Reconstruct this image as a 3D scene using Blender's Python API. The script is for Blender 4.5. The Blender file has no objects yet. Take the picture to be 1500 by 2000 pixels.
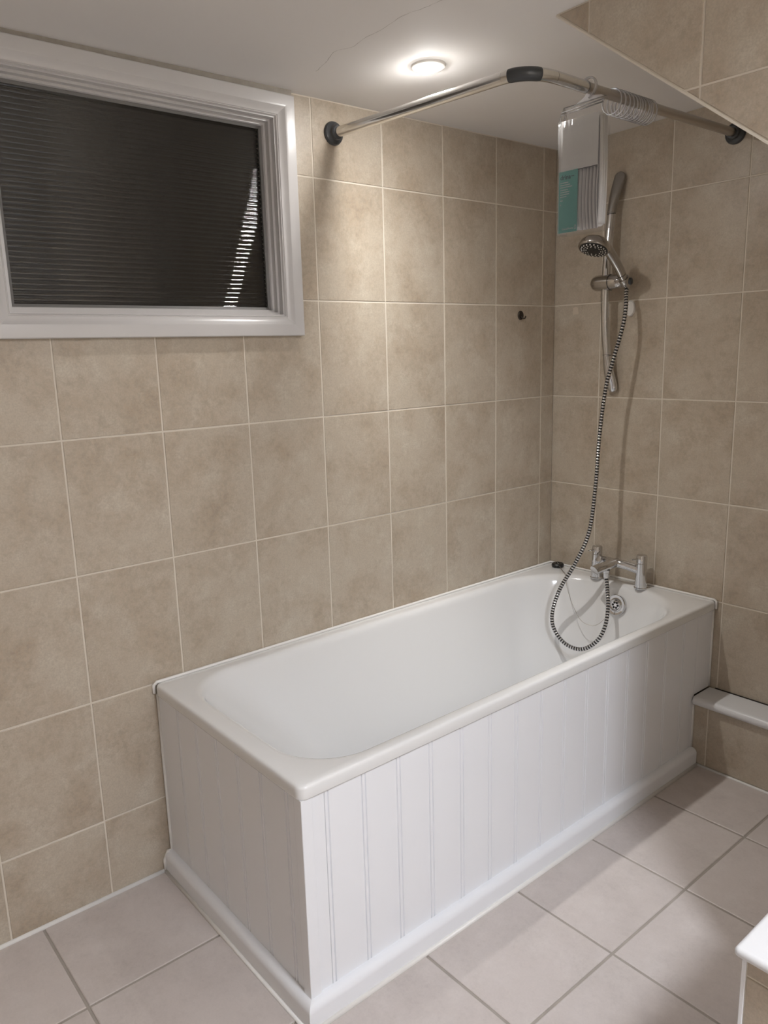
import bpy, bmesh, math, random
from mathutils import Vector, Matrix

random.seed(7)
PI = math.pi
scene = bpy.context.scene
COL = scene.collection

# ------------------------------------------------------------------ camera
cam_d = bpy.data.cameras.new('camera')
cam = bpy.data.objects.new('camera', cam_d)
COL.objects.link(cam)
RT = Vector((0.644320, 0.764270, -0.027266))
DN = Vector((0.139489, -0.152502, -0.978410))
FW = Vector((-0.751927, 0.626606, -0.204867))
CP = Vector((1.8601, -2.4030, 1.3911))
cam.matrix_world = Matrix(((RT.x, -DN.x, -FW.x, CP.x), (RT.y, -DN.y, -FW.y, CP.y), (RT.z, -DN.z, -FW.z, CP.z), (0, 0, 0, 1)))
cam_d.sensor_fit = 'VERTICAL'
cam_d.sensor_height = 24.0
cam_d.sensor_width = 18.0
cam_d.lens = 1510.6 * 24.0 / 2000.0
cam_d.clip_start = 0.02
scene.camera = cam

# ------------------------------------------------------------------ world, exposure
world = bpy.data.worlds.new('night')
scene.world = world
world.use_nodes = True
bg = world.node_tree.nodes.get('Background')
bg.inputs[0].default_value = (0.004, 0.0032, 0.0025, 1)
bg.inputs[1].default_value = 1.0
vs = scene.view_settings
vs.view_transform = 'Standard'
vs.look = 'None'
vs.exposure = 0.07
vs.gamma = 1.0
vs.use_curve_mapping = False
# lamps of the room: the recessed downlight over the bath and a round flush LED light over the open floor
LAMP_BATH = (0.339, -0.953, 0.57, (1.0, 0.98, 0.955))        # x, y, power, colour
LAMP_ROOM = (2.34, -1.62, 0.17, 143.0, (0.92, 0.97, 1.06))    # x, y, radius, brightness of its diffuser, colour


# ------------------------------------------------------------------ material helpers
def new_mat(name):
    m = bpy.data.materials.new(name)
    m.use_nodes = True
    nt = m.node_tree
    return m, nt, nt.nodes['Principled BSDF']


def plain(name, col, rough=0.5, metal=0.0, spec=0.5, coat=0.0, bump=None, var=0.0, vscale=8.0):
    m, nt, b = new_mat(name)
    b.inputs['Base Color'].default_value = (*col, 1)
    b.inputs['Roughness'].default_value = rough
    b.inputs['Metallic'].default_value = metal
    b.inputs['Specular IOR Level'].default_value = spec
    b.inputs['Coat Weight'].default_value = coat
    b.inputs['Coat Roughness'].default_value = 0.08
    tc = nt.nodes.new('ShaderNodeTexCoord')
    if var > 0:
        n = nt.nodes.new('ShaderNodeTexNoise')
        n.inputs['Scale'].default_value = vscale
        n.inputs['Detail'].default_value = 4
        nt.links.new(tc.outputs['Object'], n.inputs['Vector'])
        mx = nt.nodes.new('ShaderNodeMixRGB')
        mx.inputs[1].default_value = (*[c * (1 - var) for c in col], 1)
        mx.inputs[2].default_value = (*[min(1, c * (1 + var)) for c in col], 1)
        nt.links.new(n.outputs['Fac'], mx.inputs[0])
        nt.links.new(mx.outputs[0], b.inputs['Base Color'])
    if bump:
        sc, st = bump
        n2 = nt.nodes.new('ShaderNodeTexNoise')
        n2.inputs['Scale'].default_value = sc
        n2.inputs['Detail'].default_value = 3
        nt.links.new(tc.outputs['Object'], n2.inputs['Vector'])
        bp = nt.nodes.new('ShaderNodeBump')
        bp.inputs['Strength'].default_value = st
        bp.inputs['Distance'].default_value = 0.002
        nt.links.new(n2.outputs['Fac'], bp.inputs['Height'])
        nt.links.new(bp.outputs['Normal'], b.inputs['Normal'])
    return m


def tile_mat(name, base, brown, pale, rough, blotch, speck, scale):
    """printed stone-look ceramic: soft blotches, browner clouds, fine speckle; shifted per tile"""
    m, nt, b = new_mat(name)
    N, L = nt.nodes.new, nt.links.new
    tc = N('ShaderNodeTexCoord')
    oi = N('ShaderNodeObjectInfo')
    mul = N('ShaderNodeVectorMath'); mul.operation = 'MULTIPLY_ADD'
    cx = N('ShaderNodeCombineXYZ')
    for i, k in enumerate((37.0, 91.0, 53.0)):
        mm = N('ShaderNodeMath'); mm.operation = 'MULTIPLY'
        mm.inputs[1].default_value = k
        L(oi.outputs['Random'], mm.inputs[0]); L(mm.outputs[0], cx.inputs[i])
    add = N('ShaderNodeVectorMath'); add.operation = 'ADD'
    L(tc.outputs['Object'], add.inputs[0]); L(cx.outputs[0], add.inputs[1])

    def noise(s, d, r=0.55, dist=0.0):
        n = N('ShaderNodeTexNoise')
        n.inputs['Scale'].default_value = s; n.inputs['Detail'].default_value = d
        n.inputs['Roughness'].default_value = r; n.inputs['Distortion'].default_value = dist
        L(add.outputs[0], n.inputs['Vector'])
        return n

    def ramp(src, lo, hi):
        r = N('ShaderNodeMapRange')
        r.inputs['From Min'].default_value = lo; r.inputs['From Max'].default_value = hi
        L(src, r.inputs['Value'])
        return r.outputs[0]
    big = ramp(noise(scale, 8, 0.72, 0.1).outputs['Fac'], 0.45, 0.68)
    pal = ramp(noise(scale * 2.2, 6, 0.65).outputs['Fac'], 0.48, 0.68)
    fin = ramp(noise(230, 3, 0.6).outputs['Fac'], 0.42, 0.62)
    mid = ramp(noise(75, 6, 0.8, 0.1).outputs['Fac'], 0.47, 0.62)

    def mix(fac, a, bb, k):
        sc = N('ShaderNodeMath'); sc.operation = 'MULTIPLY'; sc.inputs[1].default_value = k
        L(fac, sc.inputs[0])
        x = N('ShaderNodeMixRGB'); L(sc.outputs[0], x.inputs[0])
        if isinstance(a, tuple): x.inputs[1].default_value = (*a, 1)
        else: L(a, x.inputs[1])
        x.inputs[2].default_value = (*bb, 1)
        return x.outputs[0]
    c = mix(pal, base, pale, min(1.0, blotch))
    c = mix(big, c, brown, blotch)
    bm_ = N('ShaderNodeMath'); bm_.operation = 'MULTIPLY'
    L(big, bm_.inputs[0]); L(mid, bm_.inputs[1])
    c = mix(bm_.outputs[0], c, tuple(v * 0.66 for v in brown), speck * 1.7)
    c = mix(mid, c, tuple(v * 0.84 for v in base), speck * 0.9)
    c = mix(fin, c, tuple(v * 0.80 for v in base), speck)
    L(c, b.inputs['Base Color'])
    b.inputs['Roughness'].default_value = rough
    b.inputs['Specular IOR Level'].default_value = 0.45
    bp = N('ShaderNodeBump'); bp.inputs['Strength'].default_value = 0.12; bp.inputs['Distance'].default_value = 0.0008
    L(noise(120, 3).outputs['Fac'], bp.inputs['Height']); L(bp.outputs['Normal'], b.inputs['Normal'])
    return m


def clear_mat(name, tint, gloss_rough, fres, haze):
    """clear plastic film: see-through, glossy towards the edges, with a little milky haze"""
    m = bpy.data.materials.new(name); m.use_nodes = True
    nt = m.node_tree; nt.nodes.clear()
    N, L = nt.nodes.new, nt.links.new
    out = N('ShaderNodeOutputMaterial')
    tr = N('ShaderNodeBsdfTransparent'); tr.inputs[0].default_value = (*tint, 1)
    df = N('ShaderNodeBsdfDiffuse'); df.inputs[0].default_value = (0.85, 0.84, 0.86, 1)
    gl = N('ShaderNodeBsdfGlossy'); gl.inputs['Roughness'].default_value = gloss_rough
    lw = N('ShaderNodeFresnel'); lw.inputs['IOR'].default_value = fres
    m0 = N('ShaderNodeMixShader'); m0.inputs[0].default_value = haze
    L(tr.outputs[0], m0.inputs[1]); L(df.outputs[0], m0.inputs[2])
    mx = N('ShaderNodeMixShader')
    L(lw.outputs[0], mx.inputs[0]); L(m0.outputs[0], mx.inputs[1])
    L(gl.outputs[0], mx.inputs[2]); L(mx.outputs[0], out.inputs[0])
    return m


M = {}
M['tile'] = tile_mat('beige_wall_tile', (0.525, 0.455, 0.365), (0.400, 0.310, 0.222), (0.60, 0.545, 0.455), 0.36, 0.82, 0.48, 6.5)
M['floor_tile'] = tile_mat('grey_floor_tile', (0.60, 0.54, 0.51), (0.51, 0.455, 0.425), (0.65, 0.595, 0.565), 0.42, 0.6, 0.14, 5.0)
M['grout'] = plain('cream_grout', (0.72, 0.66, 0.57), 0.8, var=0.05, vscale=30)
M['floor_grout'] = plain('taupe_floor_grout', (0.37, 0.33, 0.29), 0.85, var=0.25, vscale=14)
M['ceiling'] = plain('matt_ceiling_paint', (0.82, 0.795, 0.775), 0.75, var=0.02, vscale=3, bump=(60, 0.06))
M['plaster'] = plain('cream_plaster', (0.62, 0.55, 0.46), 0.7, var=0.03)
M['gloss'] = plain('white_gloss_paint', (0.60, 0.585, 0.58), 0.28, var=0.02, vscale=12, bump=(45, 0.05))
M['acrylic'] = plain('white_bath_acrylic', (0.815, 0.815, 0.815), 0.14, coat=0.3)
M['pvc'] = plain('white_pvc_board', (0.875, 0.885, 0.92), 0.26)
M['sill'] = plain('white_sill_plastic', (0.74, 0.74, 0.75), 0.3)
M['silicone'] = plain('white_silicone', (0.84, 0.82, 0.79), 0.35)
M['caulk'] = plain('dusty_caulk', (0.36, 0.33, 0.29), 0.8, var=0.25, vscale=40)
M['chrome'] = plain('chrome', (0.66, 0.66, 0.67), 0.05, metal=1.0)
M['satin'] = plain('satin_aluminium', (0.72, 0.71, 0.69), 0.18, metal=1.0)
M['satin_dull'] = plain('dull_silver_coating', (0.52, 0.49, 0.46), 0.28, metal=1.0)
M['chrome_grey'] = plain('grey_chrome', (0.47, 0.45, 0.43), 0.15, metal=1.0)
M['bracket'] = plain('dark_silver_plastic', (0.34, 0.32, 0.30), 0.24, metal=0.75)
M['dark'] = plain('charcoal_plastic', (0.045, 0.048, 0.052), 0.35)
M['rubber'] = plain('black_rubber', (0.012, 0.012, 0.012), 0.4)
M['iron'] = plain('dark_bronze', (0.05, 0.04, 0.032), 0.4, metal=0.6)
M['white_plastic'] = plain('white_plastic', (0.75, 0.72, 0.68), 0.3)
M['residue'] = plain('pale_residue', (0.62, 0.54, 0.44), 0.35)
M['fabric'] = plain('white_curtain_fabric', (0.88, 0.86, 0.85), 0.6)
M['card'] = plain('white_card', (0.92, 0.91, 0.90), 0.4)
M['teal'] = plain('teal_print', (0.155, 0.52, 0.475), 0.35)
M['ink_dark'] = plain('dark_print', (0.01, 0.06, 0.07), 0.4)
M['ink_white'] = plain('white_print', (0.75, 0.82, 0.82), 0.4)
M['pleat_shade'] = plain('grey_pleat_shade', (0.50, 0.47, 0.48), 0.5)
M['film'] = clear_mat('clear_film', (0.99, 0.99, 0.99), 0.05, 1.38, 0.04)
M['clear'] = clear_mat('clear_plastic', (0.97, 0.965, 0.98), 0.08, 1.42, 0.30)
M['crack'] = plain('crack_shadow', (0.42, 0.39, 0.37), 0.9)
M['inner_strip'] = plain('strip_grey', (0.16, 0.155, 0.15), 0.5)
M['gap_black'] = plain('matt_near_black', (0.03, 0.025, 0.02), 0.9)

mg, ntg, bgl = new_mat('reeded_glass')
bgl.inputs['Base Color'].default_value = (0.80, 0.80, 0.78, 1)
bgl.inputs['Roughness'].default_value = 0.025
bgl.inputs['IOR'].default_value = 1.5
bgl.inputs['Transmission Weight'].default_value = 1.0
M['glass'] = mg
ml, ntl, bl = new_mat('lit_lens')
bl.inputs['Emission Color'].default_value = (1.0, 0.975, 0.945, 1)
bl.inputs['Emission Strength'].default_value = 230.0
M['lens'] = ml
M['diffuser'] = plain('lit_diffuser', (0.9, 0.9, 0.9), 0.5)


# ------------------------------------------------------------------ object helpers
def link(name, me, mat=None, parent=None, smooth=False):
    o = bpy.data.objects.new(name, me)
    COL.objects.link(o)
    if mat is not None:
        for mm in (mat if isinstance(mat, (list, tuple)) else [mat]):
            me.materials.append(M[mm] if isinstance(mm, str) else mm)
    if smooth and me:
        for p in me.polygons:
            p.use_smooth = True
    if parent is not None:
        o.parent = parent
        o.matrix_parent_inverse = Matrix.Translation(-parent.location)
    return o


def empty(name, loc, label, cat, group=None):
    o = bpy.data.objects.new(name, None)
    o.empty_display_size = 0.05
    COL.objects.link(o)
    o.location = loc
    tag(o, label, cat, group)
    return o


def tag(o, label, cat, group=None):
    o['label'] = label
    o['category'] = cat
    if group:
        o['group'] = group
    return o


def struct(o):
    o['kind'] = 'structure'
    return o


def mesh(name, vs_, fs, mi=None):
    me = bpy.data.meshes.new(name)
    me.from_pydata([tuple(v) for v in vs_], [], fs)
    if mi:
        for p, i in zip(me.polygons, mi):
            p.material_index = i
    bm = bmesh.new(); bm.from_mesh(me)
    bmesh.ops.recalc_face_normals(bm, faces=bm.faces)
    bm.to_mesh(me); bm.free()
    me.update()
    return me


def smooth_angle(o, deg=35):
    """smooth shading with hard edges kept above an angle"""
    me = o.data
    for p in me.polygons:
        p.use_smooth = True
    bm = bmesh.new(); bm.from_mesh(me)
    a = math.radians(deg)
    for e in bm.edges:
        if len(e.link_faces) == 2:
            e.smooth = e.calc_face_angle(0) < a
    bm.to_mesh(me); bm.free()
    return o


def boxes(name, bxs, bevel=0.0, seg=2):
    bm = bmesh.new()
    for (x0, x1, y0, y1, z0, z1) in bxs:
        r = bmesh.ops.create_cube(bm, size=1.0)
        for v in r['verts']:
            v.co = Vector(((x0 + x1) / 2 + v.co.x * (x1 - x0), (y0 + y1) / 2 + v.co.y * (y1 - y0), (z0 + z1) / 2 + v.co.z * (z1 - z0)))
    if bevel:
        bmesh.ops.bevel(bm, geom=list(bm.edges), offset=bevel, segments=seg, profile=0.5, affect='EDGES')
    me = bpy.data.meshes.new(name); bm.to_mesh(me); bm.free()
    return me


def catmull(pts, n):
    pts = [Vector(p) for p in pts]
    P = [pts[0] * 2 - pts[1]] + pts + [pts[-1] * 2 - pts[-2]]
    out = []
    for i in range(1, len(P) - 2):
        for k in range(n):
            t = k / n
            a, b, c, d = P[i - 1], P[i], P[i + 1], P[i + 2]
            out.append(0.5 * ((2 * b) + (c - a) * t + (2 * a - 5 * b + 4 * c - d) * t * t + (3 * b - a - 3 * c + d) * t ** 3))
    out.append(pts[-1])
    return out


def even(pts, step):
    """resample a polyline at a constant step"""
    out = [pts[0].copy()]; acc = 0.0
    for a, b in zip(pts[:-1], pts[1:]):
        L = (b - a).length
        if L == 0: continue
        while acc + L >= step:
            t = (step - acc) / L
            a = a.lerp(b, t); out.append(a.copy()); L = (b - a).length; acc = 0.0
        acc += L
    return out


def sweep(name, path, rad, seg=14, up=None, caps=True, mi=None):
    """tube along a path; rad = number, list of numbers or list of (side, other) radii"""
    n = len(path)
    path = [Vector(p) for p in path]
    if not isinstance(rad, (list, tuple)): rad = [rad] * n
    T = [(path[min(i + 1, n - 1)] - path[max(i - 1, 0)]).normalized() for i in range(n)]
    ref = Vector(up) if up else (Vector((0, 0, 1)) if abs(T[0].z) < 0.9 else Vector((1, 0, 0)))
    u = (ref - T[0] * ref.dot(T[0])).normalized()
    vs_, fs, mis = [], [], []
    for i in range(n):
        u = (u - T[i] * u.dot(T[i])).normalized()
        w = T[i].cross(u)
        r = rad[i]
        ra, rb = r if isinstance(r, (list, tuple)) else (r, r)
        for k in range(seg):
            a = 2 * PI * k / seg
            vs_.append(path[i] + u * (ra * math.cos(a)) + w * (rb * math.sin(a)))
    for i in range(n - 1):
        for k in range(seg):
            k2 = (k + 1) % seg
            fs.append((i * seg + k, i * seg + k2, (i + 1) * seg + k2, (i + 1) * seg + k))
            mis.append(mi[i] if mi else 0)
    if caps:
        fs.append(tuple(range(seg))[::-1]); mis.append(mi[0] if mi else 0)
        fs.append(tuple((n - 1) * seg + k for k in range(seg))); mis.append(mi[-1] if mi else 0)
    return mesh(name, vs_, fs, mis)


def lathe(name, prof, origin, axis=(0, 0, 1), seg=28, squash=1.0, ref=None):
    """prof = [(radius, height)]; closes with caps where radius > 0"""
    ax = Vector(axis).normalized(); o = Vector(origin)
    r0 = Vector(ref) if ref else (Vector((1, 0, 0)) if abs(ax.x) < 0.9 else Vector((0, 1, 0)))
    u = (r0 - ax * r0.dot(ax)).normalized(); w = ax.cross(u)
    vs_, fs = [], []
    for (r, h) in prof:
        for k in range(seg):
            a = 2 * PI * k / seg
            vs_.append(o + ax * h + u * (r * math.cos(a)) + w * (r * squash * math.sin(a)))
    for i in range(len(prof) - 1):
        for k in range(seg):
            k2 = (k + 1) % seg
            fs.append((i * seg + k, i * seg + k2, (i + 1) * seg + k2, (i + 1) * seg + k))
    fs.append(tuple(range(seg))[::-1])
    fs.append(tuple((len(prof) - 1) * seg + k for k in range(seg)))
    return mesh(name, vs_, fs)


def extrude(name, prof, a, b, end_a=None, end_b=None):
    """prof: list of offset Vectors; swept straight from a to b; end_* shift each profile point along the run"""
    a, b = Vector(a), Vector(b); d = (b - a).normalized(); n = len(prof)
    vs_ = []
    for i, p in enumerate(prof): vs_.append(a + Vector(p) + d * (end_a[i] if end_a else 0))
    for i, p in enumerate(prof): vs_.append(b + Vector(p) + d * (end_b[i] if end_b else 0))
    fs = [(i, (i + 1) % n, n + (i + 1) % n, n + i) for i in range(n)]
    fs += [tuple(range(n))[::-1], tuple(range(n, 2 * n))]
    return mesh(name, vs_, fs)


def bead(name, pts, r, seg=8):
    return sweep(name, pts, r, seg)


# ------------------------------------------------------------------ tiles
TILE_CACHE = {}


def clip(poly, nx, ny, c):
    """keep the part of poly where nx*u + ny*v <= c"""
    out = []
    for i, p in enumerate(poly):
        q = poly[(i + 1) % len(poly)]
        dp, dq = nx * p[0] + ny * p[1] - c, nx * q[0] + ny * q[1] - c
        if dp <= 0: out.append(p)
        if (dp < 0 < dq) or (dq < 0 < dp):
            t = dp / (dp - dq)
            out.append((p[0] + (q[0] - p[0]) * t, p[1] + (q[1] - p[1]) * t))
    return out


def place_tile(poly, frame, parent, mat, th=0.006, chamfer=0.0012):
    """frame = (origin, u, v, n); tile face lies on the frame plane, body behind it"""
    o, u, v, n = frame
    cu = sum(p[0] for p in poly) / len(poly); cv = sum(p[1] for p in poly) / len(poly)
    loc = o + u * cu + v * cv
    key = (tuple((round(p[0] - cu, 4), round(p[1] - cv, 4)) for p in poly), tuple(u), tuple(n), mat)
    me = TILE_CACHE.get(key)
    if me is None:
        k = len(poly); vs_ = []
        back = [(u * (p[0] - cu) + v * (p[1] - cv) - n * th) for p in poly]
        edge = [(u * (p[0] - cu) + v * (p[1] - cv) - n * chamfer * 0.6) for p in poly]
        front = []
        for i in range(k):
            p, a, b = Vector(poly[i]), Vector(poly[i - 1]), Vector(poly[(i + 1) % k])
            e1, e2 = (p - a).normalized(), (b - p).normalized()
            n1, n2 = Vector((-e1.y, e1.x)), Vector((-e2.y, e2.x))
            q = p + (n1 + n2) / max(0.3, 1 + n1.dot(n2)) * chamfer
            front.append(u * (q.x - cu) + v * (q.y - cv))
        vs_ = back + edge + front
        fs = []
        for i in range(k):
            j = (i + 1) % k
            fs += [(i, j, k + j, k + i), (k + i, k + j, 2 * k + j, 2 * k + i)]
        fs.append(tuple(range(2 * k, 3 * k)))
        me = bpy.data.meshes.new('tile')
        me.from_pydata([tuple(x) for x in vs_], [], fs); me.update()
        me.materials.append(M[mat])
        TILE_CACHE[key] = me
    t = bpy.data.objects.new('tile', me)
    COL.objects.link(t)
    t.parent = parent
    jit = n * random.uniform(-0.0004, 0.0002)
    t.location = loc + jit - parent.location
    return t


def spans(joints, lo, hi):
    js = [lo] + [j for j in sorted(joints) if lo + 0.004 < j < hi - 0.004] + [hi]
    return list(zip(js[:-1], js[1:]))


def rect(u0, u1, v0, v1, g):
    return [(u0 + g, v0 + g), (u1 - g, v0 + g), (u1 - g, v1 - g), (u0 + g, v1 - g)]


X, Y, Z = Vector((1, 0, 0)), Vector((0, 1, 0)), Vector((0, 0, 1))
XR, YB = 2.62, -3.30          # right wall, rear wall


def ceil_z(x, y):
    return 2.075 + 0.0065 * y + 0.022 * x


# ------------------------------------------------------------------ shell
ROWS = [1.8626 - 0.3291 * k for k in range(-1, 7)]
LCOL = [-(0.0731 + 0.25 * k) for k in range(14)]
TCOL = [0.2016 + 0.2512 * k for k in range(12)]
G = 0.0021
# window opening in the left wall
OPY0, OPY1, OPZ0, OPZ1 = -1.925, -1.172, 1.468, 2.03

wl = struct(link('wall_left', boxes('wall_left', [
    (-0.12, -0.0016, YB, 0.0, -0.05, OPZ0), (-0.12, -0.0016, YB, OPY0, OPZ0, 2.2),
    (-0.12, -0.0016, OPY1, 0.0, OPZ0, 2.2), (-0.12, -0.0016, OPY0, OPY1, OPZ1, 2.2)]), 'grout'))
# left wall frame: u runs along +y, v up, n = +x  (u x v = n)
fl = (Vector((0, 0, 0)), Y, Z, X)
for (a, b) in spans(LCOL, YB, 0.0):
    for (c, d) in spans(ROWS, 0.0, 2.085):
        top = min(d, ceil_z(0, (a + b) / 2) - 0.001)
        g0 = 0 if b == 0 else G
        r = [(a + G, c + G), (b - g0, c + G), (b - g0, top - G), (a + G, top - G)]
        ia, ib, ic, idd = max(a, OPY0), min(b, OPY1), max(c, OPZ0), min(top, OPZ1)
        if ia < ib and ic < idd:
            left, right, below = a < OPY0 - 1e-6, b > OPY1 + 1e-6, c < OPZ0 - 1e-6
            if right and below:      # notched corner tile
                r = [(a + G, c + G), (b - G, c + G), (b - G, top - G), (OPY1, top - G), (OPY1, OPZ0), (a + G, OPZ0)]
            elif left and below:
                r = [(a + G, c + G), (b - G, c + G), (b - G, OPZ0), (OPY0, OPZ0), (OPY0, top - G), (a + G, top - G)]
            elif right:
                r = rect(OPY1, b, c, top, G)
            elif left:
                r = rect(a, OPY0, c, top, G)
            elif below:
                r = rect(a, b, c, OPZ0, G)
            else:
                continue
        place_tile(r, fl, wl, 'tile')

wt = struct(link('wall_back', boxes('wall_back', [(-0.12, XR + 0.1, 0.0016, 0.12, -0.05, 2.25)]), 'grout'))
# tap wall frame: u along +x, v up, n = -y
ft = (Vector((0, 0, 0)), X, Z, -Y)
SL_X0, SL_Z0, SL_K = 0.702, 2.083, 0.741      # sloped edge of the stair bulkhead
for (a, b) in spans(TCOL, 0.0, 1.31):
    for (c, d) in spans(ROWS, 0.0, 2.14):
        g0 = 0 if a == 0 else G
        r = [(a + g0, c + G), (b - G, c + G), (b - G, d - G), (a + g0, d - G)]
        r = clip(r, -0.022, 1.0, 2.074)                       # ceiling line
        r = clip(r, SL_K, 1.0, SL_Z0 + SL_K * SL_X0) if len(r) > 2 else r
        if len(r) > 2 and b > SL_X0 - 0.1 and d < 0.23:       # hidden behind the pipe boxing
            if a > SL_X0: continue
        if len(r) > 2:
            place_tile(r, ft, wt, 'tile')

fx = [0.99 + 0.335 * k for k in range(-4, 6)]
fy = [-0.370 - 0.3263 * k for k in range(-2, 10)]
fo = struct(link('floor', boxes('floor', [(-0.1, XR + 0.1, YB - 0.1, 0.1, -0.08, -0.0022)]), 'floor_grout'))
ff = (Vector((0, 0, 0)), X, Y, Z)
for (a, b) in spans(fx, 0.0, XR):
    for (c, d) in spans(fy, YB, 0.0):
        if b < 0.67 and c > -1.64:          # under the bath, never seen
            continue
        place_tile(rect(a, b, c, d, 0.0034), ff, fo, 'floor_tile', th=0.007, chamfer=0.002)

cv = []
for z in (0, 0.1):
    for (x, y) in ((-0.12, YB - 0.1), (XR + 0.1, YB - 0.1), (XR + 0.1, 0.12), (-0.12, 0.12)):
        cv.append((x, y, ceil_z(x, y) + z))
ceiling = struct(link('ceiling', mesh('ceiling', cv, [(0, 3, 2, 1), (4, 5, 6, 7), (0, 1, 5, 4), (1, 2, 6, 5), (2, 3, 7, 6), (3, 0, 4, 7)]), 'ceiling'))
struct(link('wall_right', boxes('wall_right', [(XR, XR + 0.1, YB - 0.1, 0.1, -0.05, 2.25)]), 'plaster'))
struct(link('wall_rear', boxes('wall_rear', [(-0.12, XR + 0.1, YB - 0.1, YB, -0.05, 2.25)]), 'plaster'))

# hairline crack in the ceiling paint
ck = catmull([(0.62, -1.175), (0.57, -1.181), (0.514, -1.194), (0.437, -1.186), (0.385, -1.19), (0.331, -1.182), (0.287, -1.201), (0.25, -1.19), (0.215, -1.178), (0.16, -1.165)] and
             [Vector((x, y, 0)) for x, y in [(0.62, -1.175), (0.57, -1.181), (0.514, -1.194), (0.437, -1.186), (0.385, -1.19), (0.331, -1.182), (0.287, -1.201), (0.25, -1.19), (0.215, -1.178), (0.16, -1.165)]], 5)
cvs, cfs = [], []
for i, p in enumerate(ck):
    j = random.uniform(-0.0012, 0.0012); w = random.uniform(0.0002, 0.0007)
    for s in (-1, 1):
        cvs.append((p.x, p.y + j + s * w, ceil_z(p.x, p.y) - 0.0003))
    if i: cfs.append((2 * i - 2, 2 * i - 1, 2 * i + 1, 2 * i))
link('crack', mesh('crack', cvs, cfs), 'crack', ceiling)

# stair bulkhead: tiled face with a sloping lower edge, box running back to the tap wall
BY = -0.92
zr_ = SL_Z0 - SL_K * (XR - SL_X0)
pv = []
for y in (BY + 0.0016, -0.0016):
    pv += [(SL_X0, y, SL_Z0 + 0.02), (XR, y, 2.2), (XR, y, zr_), (SL_X0, y, SL_Z0)]
bh = struct(link('wall_bulkhead', mesh('bulkhead', pv, [(0, 1, 2, 3), (4, 5, 6, 7), (0, 1, 5, 4), (1, 2, 6, 5), (2, 3, 7, 6), (3, 0, 4, 7)]), 'grout'))
fb = (Vector((0, BY, 0)), X, Z, -Y)
for (a, b) in spans([0.787 + 0.2535 * k for k in range(8)], SL_X0, XR):
    for (c, d) in spans([1.859 - 0.33 * k for k in range(5)], 0.6, 2.14):
        r = clip(rect(a, b, c, d, 0.002), -0.022, 1.0, 2.066)
        r = clip(r, -SL_K, -1.0, -(SL_Z0 + SL_K * SL_X0) - 0.005) if len(r) > 2 else r
        if len(r) > 2:
            place_tile(r, fb, bh, 'tile')
dirv = Vector((1, 0, -SL_K)).normalized(); nrm = Vector((SL_K, 0, 1)).normalized()
prof = [Vector((0, -0.0005, 0)), Vector((0, 0.02, 0)), nrm * 0.0035 + Vector((0, 0.02, 0)), nrm * 0.0035 + Vector((0, -0.0005, 0))]
struct(link('trim_1', extrude('edge_trim', prof, (SL_X0, BY, SL_Z0 - 0.003), Vector((SL_X0, BY, SL_Z0 - 0.003)) + dirv * 2.1), 'grout'))

# wall of the cupboard under the stairs, right of the frame
sv = []
for yy in (BY + 0.0018, -0.002):
    sv += [(1.31, yy, 0.0), (XR, yy, 0.0), (XR, yy, zr_), (1.31, yy, zr_ + SL_K * (XR - 1.31))]
ws = struct(link('wall_stairs', mesh('wall_stairs', sv, [(0, 1, 2, 3), (4, 5, 6, 7), (0, 1, 5, 4), (1, 2, 6, 5), (2, 3, 7, 6), (3, 0, 4, 7)]), 'grout'))
for (a, b) in spans([0.787 + 0.2535 * k for k in range(8)], 1.31, XR):
    for (c, d) in spans([1.859 - 0.33 * k for k in range(7)], 0.0, 1.7):
        r = clip(rect(a, b, c, d, 0.002), SL_K, 1.0, SL_Z0 + SL_K * SL_X0 - 0.006)
        if len(r) > 2:
            place_tile(r, fb, ws, 'tile')

# low pipe boxing along the tap wall with a rounded white sill
bxl = struct(link('wall_boxing', boxes('boxing', [(0.6785, 1.309, -0.0984, -0.001, 0.0, 0.213)]), 'grout'))
fbx = (Vector((0, -0.10, 0)), X, Z, -Y)
for (a, b) in spans([0.728 + 0.2512 * k for k in range(8)], 0.6805, 1.309):
    place_tile(rect(a, b, 0.004, 0.214, G), fbx, bxl, 'tile')


def nosing(y_front, y_back, z0, z1, n=8):
    r = (z1 - z0) / 2; zc = (z0 + z1) / 2
    p = [Vector((0, y_back, z1))]
    for k in range(n + 1):
        a = PI / 2 + PI * k / n
        p.append(Vector((0, y_front + r + r * math.cos(a), zc + r * math.sin(a))))
    p.append(Vector((0, y_back, z0)))
    return p


sill = link('trim_2', extrude('sill', nosing(-0.118, -0.006, 0.213, 0.243), (0.682, 0, 0), (1.309, 0, 0)), 'sill')
struct(smooth_angle(sill))
struct(link('trim_3', boxes('sill_gap', [(0.70, 1.309, -0.0062, 0.001, 0.225, 0.2445)]), 'gap_black'))  # near-black strip along the back edge of the sill

# sealant beads of the room
struct(link('trim_4', bead('seal_floor_left', [(0.002, YB, 0.001), (0.002, -1.676, 0.001)], 0.0065), 'silicone', smooth=True))
struct(link('trim_5', bead('seal_floor_boxing', [(0.703, -0.103, 0.001), (1.309, -0.103, 0.001)], 0.005), 'silicone', smooth=True))


# ------------------------------------------------------------------ window
def rect_ring(ins, y0, y1, z0, z1):
    return [(y0 + ins, z0 + ins), (y1 - ins, z0 + ins), (y1 - ins, z1 - ins), (y0 + ins, z1 - ins)]


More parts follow.
